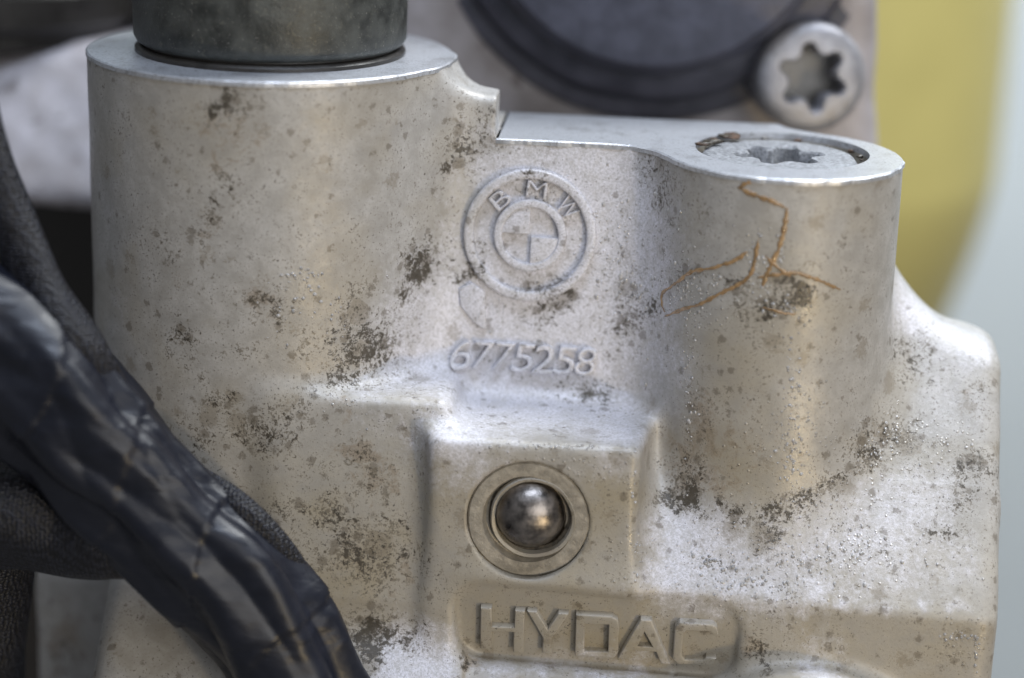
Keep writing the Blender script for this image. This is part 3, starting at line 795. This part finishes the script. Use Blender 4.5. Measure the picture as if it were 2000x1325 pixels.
# tiny oil and water beads, far too many to pick apart
bm = bmesh.new(); proto = bmesh.ops.create_icosphere(bm, subdivisions=2, radius=1)
pv = np.array([v.co[:] for v in bm.verts]); bm.verts.index_update(); pf = np.array([[v.index for v in f.verts] for f in bm.faces]); bm.free()
BEADS = [(1200,470,70,70,50),(1240,560,60,60,80),(1340,575,60,40,70),(1480,540,24,70,30),(1150,765,70,24,50),(1200,805,40,10,16),(1400,1105,60,24,60),(1470,1140,90,16,50),(1570,1100,80,50,80),(1670,1060,50,40,30),
 (1700,885,30,24,20),(1745,840,26,26,22),(1840,880,60,50,24),(1345,760,14,120,44),(1545,880,26,110,90),(1550,740,18,80,24),(1535,610,30,30,24),(590,545,40,30,24),(560,620,40,60,20),(640,620,40,40,14),(1085,352,40,14,16),(1060,380,30,14,8),
 (1100,872,110,5,40),(1245,1085,8,40,14),(1235,960,8,60,10),(1870,1243,30,8,22),(1906,1280,5,36,16),(1250,470,160,150,60),(1000,700,200,150,40),(700,800,100,60,14),(1800,1100,120,60,26),(1525,490,8,40,10),(1470,520,5,40,12)]
vv, ff = [], []; nb_ = 0
for cx, cy, sx, sy, n in BEADS:
    for _ in range(n):
        p, n_ = hit(cx+rng.normal()*sx*.55, cy+rng.normal()*sy*.55)
        if p is None: continue
        r = .007+.011*rng.uniform()**2.2
        q = np.array(n_.to_track_quat('Z', 'X').to_matrix())
        loc = pv*np.array([r*rng.uniform(.8, 1.5), r*rng.uniform(.8, 1.3), r*.75])
        vv.append(loc @ q.T + np.array(p)); ff.append(pf+nb_*len(pv)); nb_ += 1
vv = np.concatenate(vv); ff = np.concatenate(ff)
me_ = bpy.data.meshes.new('fluid_beads'); me_.from_pydata(vv.tolist(), [], ff.tolist()); me_.update()
M_BEAD = simple('clear_bead', (0.36, 0.35, 0.34), .06, 0, nscale=5, var=.3, bump=0.0)
M_BEAD.node_tree.nodes['Principled BSDF'].inputs['Specular IOR Level'].default_value = .9
o = part(link('fluid_beads', me_, M_BEAD)); o['kind'] = 'stuff'; o['label'] = 'scattered glinting beads of oil'

# ------------------------------------------------------------------ dark barrel standing in the big boss
barrel = tag(empty('plug_barrel', (XL, YL, ZL)), 'dark grey steel barrel standing in the large left boss', 'plug')
def bpart(name, prof, mat):
    o = lathe(name, prof, (0, 0, 0), (0, 0, 1), mat); o.parent = barrel; return o
bpart('barrel', [(RP-.06, .085), (RP-.03, .105), (RP, .16), (RP+.004, .5), (RP, 1.6), (RP-.1, 1.7), (.01, 1.7)], M_PLUG)
bpart('seal_ring', [(RP-.10, -.03), (RP-.04, -.03), (RP-.01, .0), (RP-.01, .035), (RP-.035, .06), (RP-.08, .07), (RP-.08, .12)], M_BLACK)

# ------------------------------------------------------------------ rear unit, out of focus
rear = tag(empty('rear_housing', (0, 3, -4.5)), 'blurred pale cast housing behind the valve block with dark round cap', 'housing')
def rpart(o): o.parent = rear; o.matrix_parent_inverse = Matrix.Translation((0, -3, 4.5)); return o
YB = 3.0
RX1 = PY(1700, 120, YB)[0]
LZ0 = PY(100, 390, 3.0)[2]; LZ1 = PY(60, 95, 3.0)[2]
def rearf(X, Y, Z):
    a = smax(smax(YB-.10*(Z-2)-Y, X-RX1+.10*(Z-3.2), .35), -2.3-X, .5)
    a = np.maximum(np.maximum(a, Y-6), np.maximum(-4.5-Z, Z-6))
    b = smax(smax((2.3+.75*(Z-LZ0)-Y)*.8, LZ0-Z, .35), Z-LZ1, .25)
    b = np.maximum(np.maximum(b, -7.5-X), np.maximum(X+2.2, Y-6))
    return smin(a, b, .3)+.02*wob(X, Y, Z)
V2, Q2 = surface_nets(rearf, (-9.5, 2.0, -8.2), (4.6, 6.2, 6.2), .08, 1)
rpart(link('housing_body', np_mesh('housing_body', V2, Q2), M_REAR))
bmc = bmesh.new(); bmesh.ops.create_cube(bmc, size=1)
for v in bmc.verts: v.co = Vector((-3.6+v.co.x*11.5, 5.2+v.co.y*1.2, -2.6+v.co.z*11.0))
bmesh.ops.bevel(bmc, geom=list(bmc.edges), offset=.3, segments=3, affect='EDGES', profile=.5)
me_ = bpy.data.meshes.new('shade_backing'); bmc.to_mesh(me_); bmc.free()
rpart(link('shade_backing', me_, M_BLACK))  # dark box added to stand in for shade below the housing
cc = PY(1283, -209, 2.2)
SR = np.linalg.norm(PY(1383, 0, 2.2)-PY(1283, 0, 2.2))/100
rc, rf = 364*SR, 425*SR
o = rpart(lathe('round_cap', [(.001, .9), (rc-.35, .9), (rc-.14, .86), (rc-.03, .74), (rc, .6), (rc, .42), (rc+.03, .36), (rf-.16, .34), (rf-.05, .30), (rf, .2), (rf, .08), (rf+.05, .04), (rf+.22, .03), (rf+.26, -.05), (rf+.26, -.3)],  # outermost dark rim added to stand in for shade around the cap
      (cc[0], 3.0, cc[2]), (0, -1, .04), M_CAP)); o['label'] = 'slate grey round cap with flange and dark rim as shade'
ts = PY(1588, 152, 2.3); sr = 110*SR
o = star_screw('socket_screw', ts, (.16, -1, .10), sr,
   [(sr, -.7), (sr, -.12), (sr-.03, -.05), (sr-.10, 0)], .36, .245, .5, math.radians(10), M_SCREW, rpart)
o['label'] = 'blurred six-lobe screw beside the round cap'
fl = lathe('socket_shade_floor', [(.0005, -.47), (.36, -.47)], ts, (.16, -1, .10), M_SOCKET); fl.parent = o  # dark disc as shade in the rear socket
lc = PY(-20, 30, 4.4)
o = rpart(lathe('dark_plug', [(.01, 2.0), (1.7, 2.0), (1.7, .72), (1.62, .66), (1.62, .56), (1.7, .5), (1.7, .16), (1.6, .04), (1.6, -.1), (1.4, -.2)], (lc[0], 4.75, LZ1+.02), (0, 0, 1), M_BLACK))
o['label'] = 'blurred black plug at the upper left'

# ------------------------------------------------------------------ wiring harness in front on the left
harness = tag(empty('wiring_harness', tuple(PY(700, 1325, -2.6))), 'crumpled black tape wrapped wiring harness crossing the lower left corner', 'wiring harness')
hinv = Matrix.Translation(-Vector(PY(700, 1325, -2.6)))
def spline(pts, n):
    p = np.array(pts, float); m = len(p); t = np.linspace(0, m-1, n); out = []
    for x in t:
        i = min(int(x), m-2); f = x-i
        p0, p1, p2, p3 = p[max(i-1, 0)], p[i], p[i+1], p[min(i+2, m-1)]
        out.append(.5*((2*p1)+(-p0+p2)*f+(2*p0-5*p1+4*p2-p3)*f*f+(-p0+3*p1-3*p2+p3)*f**3))
    return np.array(out)
def sleeve(name, ctrl, mat, n=220, seg=110, folds=(), lump_=0.04, seed=0, crease=0.0):
    """ctrl = (px, py, depth Y, half width px)."""
    pts = [np.r_[PY(c[0], c[1], c[2]), c[3]/(FPX/(DIST+(c[2]+.4)*.95))] for c in ctrl]
    s = spline(pts, n); v, f = [], []
    rr = np.random.default_rng(seed); ph = rr.uniform(0, 6.28, 12)
    L = np.r_[0, np.cumsum(np.linalg.norm(np.diff(s[:, :3], axis=0), axis=1))]
    for i in range(n):
        p = s[i, :3]; t = s[min(i+1, n-1), :3]-s[max(i-1, 0), :3]; t /= np.linalg.norm(t)
        nn = -FWD-t*np.dot(-FWD, t); nn /= np.linalg.norm(nn); b = np.cross(t, nn)
        for k in range(seg):
            a = 2*math.pi*k/seg; r = s[i, 3]; l = L[i]
            d = lump_*(math.sin(1.9*l+ph[0]+2*a)+.7*math.sin(3.3*l+ph[1]-a)+.5*math.sin(5.1*l+3*a+ph[2]))
            for (amp, m, tw, wid, x0, x1, pz) in folds:
                win = 1/(1+math.exp(-(l-x0)*4))*1/(1+math.exp((l-x1)*4))
                u = math.sin(m*a+tw*l+pz+.35*math.sin(2.1*l+ph[3])+.2*math.sin(4.7*l+ph[5]))
                d += amp*win*(math.copysign(abs(u)**wid, u))
            if crease:
                w1 = a*2.2+l*.55+.5*math.sin(1.3*l+ph[6])+.35*math.sin(2*a+ph[7]); w2 = a*5.1-l*1.35+.6*math.sin(1.9*l+ph[8])+.4*math.sin(3*a+ph[9])
                d += crease*(.6*abs(math.sin(w1*1.5))**.6+.4*abs(math.sin(w2))**.6*(.4+.6*math.sin(.8*l+ph[10])**2)-.6)
            if crease:
                d += .05*(((l*.95+a/(2*math.pi)*1.0+.12*math.sin(2*a+l)) % 1.0)-.5)
            rad = r*(1+d)
            v.append(p+(b*math.cos(a)+nn*math.sin(a)*.8)*rad)
    for i in range(n-1):
        for k in range(seg):
            k2 = (k+1) % seg
            f.append((i*seg+k, i*seg+k2, (i+1)*seg+k2, (i+1)*seg+k))
    o = link(name, mesh_from(name, v, f), mat); o.parent = harness; o.matrix_parent_inverse = hinv; return o
sleeve('tape_sleeve', [(-260,560,-2.3,150),(-90,640,-2.3,150),(70,740,-2.3,150),(190,870,-2.35,135),(320,1010,-2.4,125),(440,1120,-2.4,130),(530,1240,-2.4,130),(600,1370,-2.4,128),(660,1480,-2.4,128)],
       M_TAPE, folds=((.09, 3, .55, .9, 0, 9, .3), (.055, 7, -.5, .7, .6, 4.5, 1.2), (.07, 5, 1.6, .9, 4, 8, 2.0)), lump_=.035, seed=3, crease=.15)
o = sleeve('woven_band', [(-330,-420,-1.8,40),(-180,-130,-1.9,40),(-70,120,-2.0,40),(-25,280,-2.05,42),(20,420,-2.1,48),(80,560,-2.2,52),(160,680,-2.35,50),(230,790,-2.15,40)], M_WEAVE, n=140, seg=60, folds=((.12, 2, .8, .8, 0, 6, .5),), lump_=.05, seed=5)
o['label'] = 'woven black band at the top of the harness'
o = sleeve('branch_sleeve', [(-260,1010,-2.2,120),(-100,990,-2.2,118),(30,1000,-2.2,122),(130,1030,-2.25,100),(230,1050,-2.4,80),(330,1080,-2.2,60)], M_WEAVE, n=140, seg=80, folds=((.09, 3, .6, .8, 0, 6, 1.5),), lump_=.05, seed=8)
o['label'] = 'woven blue-black branch sleeve'
o = sleeve('branch_sleeve', [(-40,930,-1.6,90),(-25,1060,-1.5,92),(-25,1200,-1.4,86),(-40,1340,-1.3,84),(-60,1480,-1.3,84),(-90,1850,-1.3,84)], M_WEAVE, n=120, seg=70, folds=((.09, 3, .6, .8, 0, 6, 2.5),), lump_=.05, seed=11)
o['label'] = 'black sleeve hanging down at the left edge'
o = sleeve('woven_edge', [(395,925,-2.15,14),(462,982,-2.3,26),(525,1050,-2.3,30),(582,1130,-2.2,28),(620,1210,-2.2,16)], M_WEAVE, n=100, seg=48, lump_=.04, seed=9)

# ------------------------------------------------------------------ far background
yc = PY(1960, 150, 16.0)
r0 = 4.2
zb = PY(1960, 320, 16.0)[2]
prof = [(.01, zb-8.8)] + [(r0*(1-.75*(1-math.sin(t))**1.4), zb-8.2*(1-math.sin(t))) for t in np.linspace(0, math.pi/2, 16)] + [(r0, zb+9), (r0-.6, zb+9.6), (.01, zb+9.6)]
can = lathe('yellow_canister', [(r, h-(zb-8.8)) for r, h in prof], (0, 0, 0), (0, 0, 1), M_YELLOW)
can.location = (yc[0]-r0, 16.0, zb-8.8)
tag(can, 'large blurred yellow plastic canister behind the block at right', 'canister')
wall = link('wall', mesh_from('wall', [(-60, 42, -50), (70, 42, -50), (70, 42, 60), (-60, 42, 60)], [(0, 1, 2, 3)]), M_WALL); wall['kind'] = 'structure'
